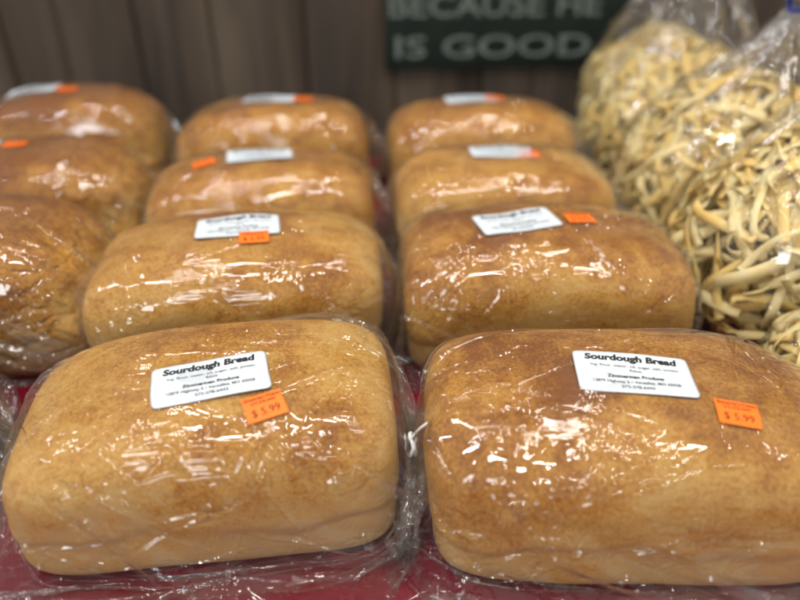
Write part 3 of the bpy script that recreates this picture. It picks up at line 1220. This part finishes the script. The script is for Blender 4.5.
    if tie:
        add_tie(bag, neck, tie, [(-0.008, -0.004, 0.012), (0.006, -0.006, 0.014)], r=0.0075, w=0.0022, axis='z')
    print('noodles', seed, round(time.time() - T0, 1))
    return root


# ------------------------------------------------------------------ the goods
G, B_, T_, W_ = MATS
# centre-left column, front to back
l = Loaf(a=0.109, b=0.068, h=0.101, seed=1, endq=6.0, sl=0.36, sr=0.05)
bagged_loaf('golden front loaf with fully readable label, sticker below it and white tie at right end',
            (-0.089, 0.314, 0), 2.5, l, G, (0.005, 75, 10), (0.035, 54, 19), 11, 4,
            tie=[(0.012, -0.004, 0.018)], neck_gap=0.003, neck_y=-0.036, neck_z=0.060, finer=1, flap=0.055, slack=1.17, tail=0.028,
            tail_dir=(0.05, -0.35, -0.8),
            folds=[((0.038, -0.058, 0.086), (0.022, -0.072, 0.058), 0.0026, 0.0022), ((0.040, -0.058, 0.086), (0.066, -0.073, 0.052), 0.0026, 0.0022),
                   ((0.022, -0.07, 0.060), (-0.02, -0.074, 0.055), 0.002, 0.0012), ((-0.10, -0.05, 0.03), (-0.085, -0.04, 0.085), 0.003, 0.002),
                   ((-0.105, -0.05, 0.01), (-0.075, -0.05, 0.07), 0.003, 0.002)], n_creases=75)
l = Loaf(a=0.119, b=0.071, h=0.103, seed=2, endq=6.0, sl=0.03, sr=0.26,
         folds=[((-0.085, -0.058, 0.085), (-0.075, -0.068, 0.060), 0.0045, -0.0022)])
bagged_loaf('big brown front loaf on the right, orange sticker well right of its label',
            (0.157, 0.286, 0), -5, l, B_, (-0.005, 87, -5), (0.040, 60, -8), 12, 4, flap=0.012, slack=1.17, finer=1,
            folds=[((-0.07, -0.05, 0.095), (-0.085, -0.075, 0.05), 0.0026, 0.002), ((-0.10, -0.06, 0.09), (-0.112, -0.07, 0.02), 0.003, 0.002),
                   ((-0.08, -0.074, 0.035), (0.02, -0.074, 0.05), 0.002, 0.0016), ((0.0, -0.08, 0.02), (0.07, -0.074, 0.06), 0.002, 0.0015)],
            n_creases=80)
l = Loaf(a=0.113, b=0.068, h=0.108, seed=3, endq=6.0, sl=0.22, sr=0.12,
         folds=[((0.012, -0.062, 0.085), (0.000, -0.068, 0.062), 0.004, -0.002)])
bagged_loaf('golden loaf directly behind the white-tied front loaf, orange sticker just under its label',
            (-0.093, 0.477, 0), 2, l, G, (0.003, 92, 4), (0.016, 74, 4), 13, 4, flap=0.012, n_creases=40)
l = Loaf(a=0.112, b=0.069, h=0.108, seed=4, endq=6.0, sl=0.10, sr=0.16)
bagged_loaf('reddish brown loaf behind the big front right loaf, tilted label, sticker beside it',
            (0.150, 0.470, 0), -2, l, B_, (-0.022, 92, 13), (0.027, 94, 6), 14, 4, flap=0.012, tail=0.045, tail_dir=(0.5, -0.5, -0.4), n_creases=40)
l = Loaf(a=0.110, b=0.067, h=0.106, seed=5, sl=0.18, topq=2.7)
bagged_loaf('slightly blurred loaf with its orange sticker left of and below its label',
            (-0.091, 0.641, 0), 2, l, T_, (0.0, 96, 5), (-0.052, 86, 22), 15, 3, flap=0.012, n_creases=25)
l = Loaf(a=0.109, b=0.067, h=0.107, seed=6, sr=0.2)
bagged_loaf('slightly blurred golden loaf directly behind the reddish brown loaf',
            (0.151, 0.628, 0), -1, l, G, (-0.002, 97, 2), (0.022, 90, -2), 16, 3, flap=0.012, n_creases=25)
l = Loaf(a=0.114, b=0.068, h=0.110, seed=7, sl=0.2)
bagged_loaf('rearmost loaf of the column behind the white-tied loaf, blurred before the planks',
            (-0.094, 0.825, 0), 0, l, T_, (-0.004, 100, -4), (0.036, 92, -4), 17, 3, flap=0.012, n_creases=20)
l = Loaf(a=0.114, b=0.068, h=0.108, seed=8, topq=2.7, sr=0.15)
bagged_loaf('rearmost blurred loaf directly below the dark green wall sign',
            (0.162, 0.815, 0), 0, l, T_, (-0.012, 100, 4), (0.016, 98, 0), 18, 3, flap=0.012, n_creases=20)
# left column
l = Loaf(a=0.105, b=0.073, h=0.118, seed=9, lump=1.6, endq=3.2)
bagged_loaf('unlabelled tan loaf end with wrinkled crust at the left edge, behind a crumpled bag neck',
            (-0.310, 0.500, 0), 3, l, W_, None, None, 19, 4, n_creases=60)
l = Loaf(a=0.105, b=0.068, h=0.115, seed=10, lump=1.4, endq=3.3)
bagged_loaf('middle loaf of the far left column, orange sticker at the photo edge',
            (-0.318, 0.665, 0), 0, l, W_, (-0.06, 90, 0), (-0.012, 92, 0), 20, 3, n_creases=30)
l = Loaf(a=0.110, b=0.070, h=0.122, seed=11, lump=1.4, endq=3.3)
bagged_loaf('rearmost loaf of the far left column, pale label and orange sticker on its top',
            (-0.345, 0.86, 0), 0, l, W_, (-0.042, 92, 0), (0.004, 84, 0), 21, 3, n_creases=25)
l = Loaf(a=0.104, b=0.068, h=0.108, seed=12)
bagged_loaf('front loaf of the far left column, only its crumpled clear bag neck showing',
            (-0.358, 0.338, 0), 0, l, G, None, None, 22, 4, neck_gap=0.016, tail=0.075, neck_z=0.040, tail_dir=(0.85, -0.15, 0.0), flare=0.024, n_creases=20)

# noodles
noodle_bag('nearest noodle bag at the right edge, just behind the front right loaf', (0.372, 0.350, 0), 0, 0.080, 0.060, 0.100,
           (0.03, 0.0, 0.19), 31, 4, tie=None)
noodle_bag('sharp bag of pale flat noodles right of the reddish brown loaf', (0.380, 0.480, 0), 8, 0.104, 0.085, 0.185,
           (0.045, 0.0, 0.27), 32, 4, tie=None, n_out=1000)
noodle_bag('noodle bag tied with a blue tie, second behind the sharp one', (0.390, 0.655, 0), 0, 0.104, 0.088, 0.185,
           (0.030, -0.01, 0.235), 33, 3, tie=BLUE)
noodle_bag('blurred noodle bag beside the third loaves, tall clear plastic above it', (0.415, 0.845, 0), 0, 0.100, 0.088, 0.175,
           (0.02, 0.0, 0.29), 34, 3)
noodle_bag('farthest blurred noodle bag standing close to the plank wall', (0.46, 1.03, 0), 0, 0.095, 0.07, 0.16,
           (0.03, 0.0, 0.29), 35, 2)
print('script', time.time() - T0)
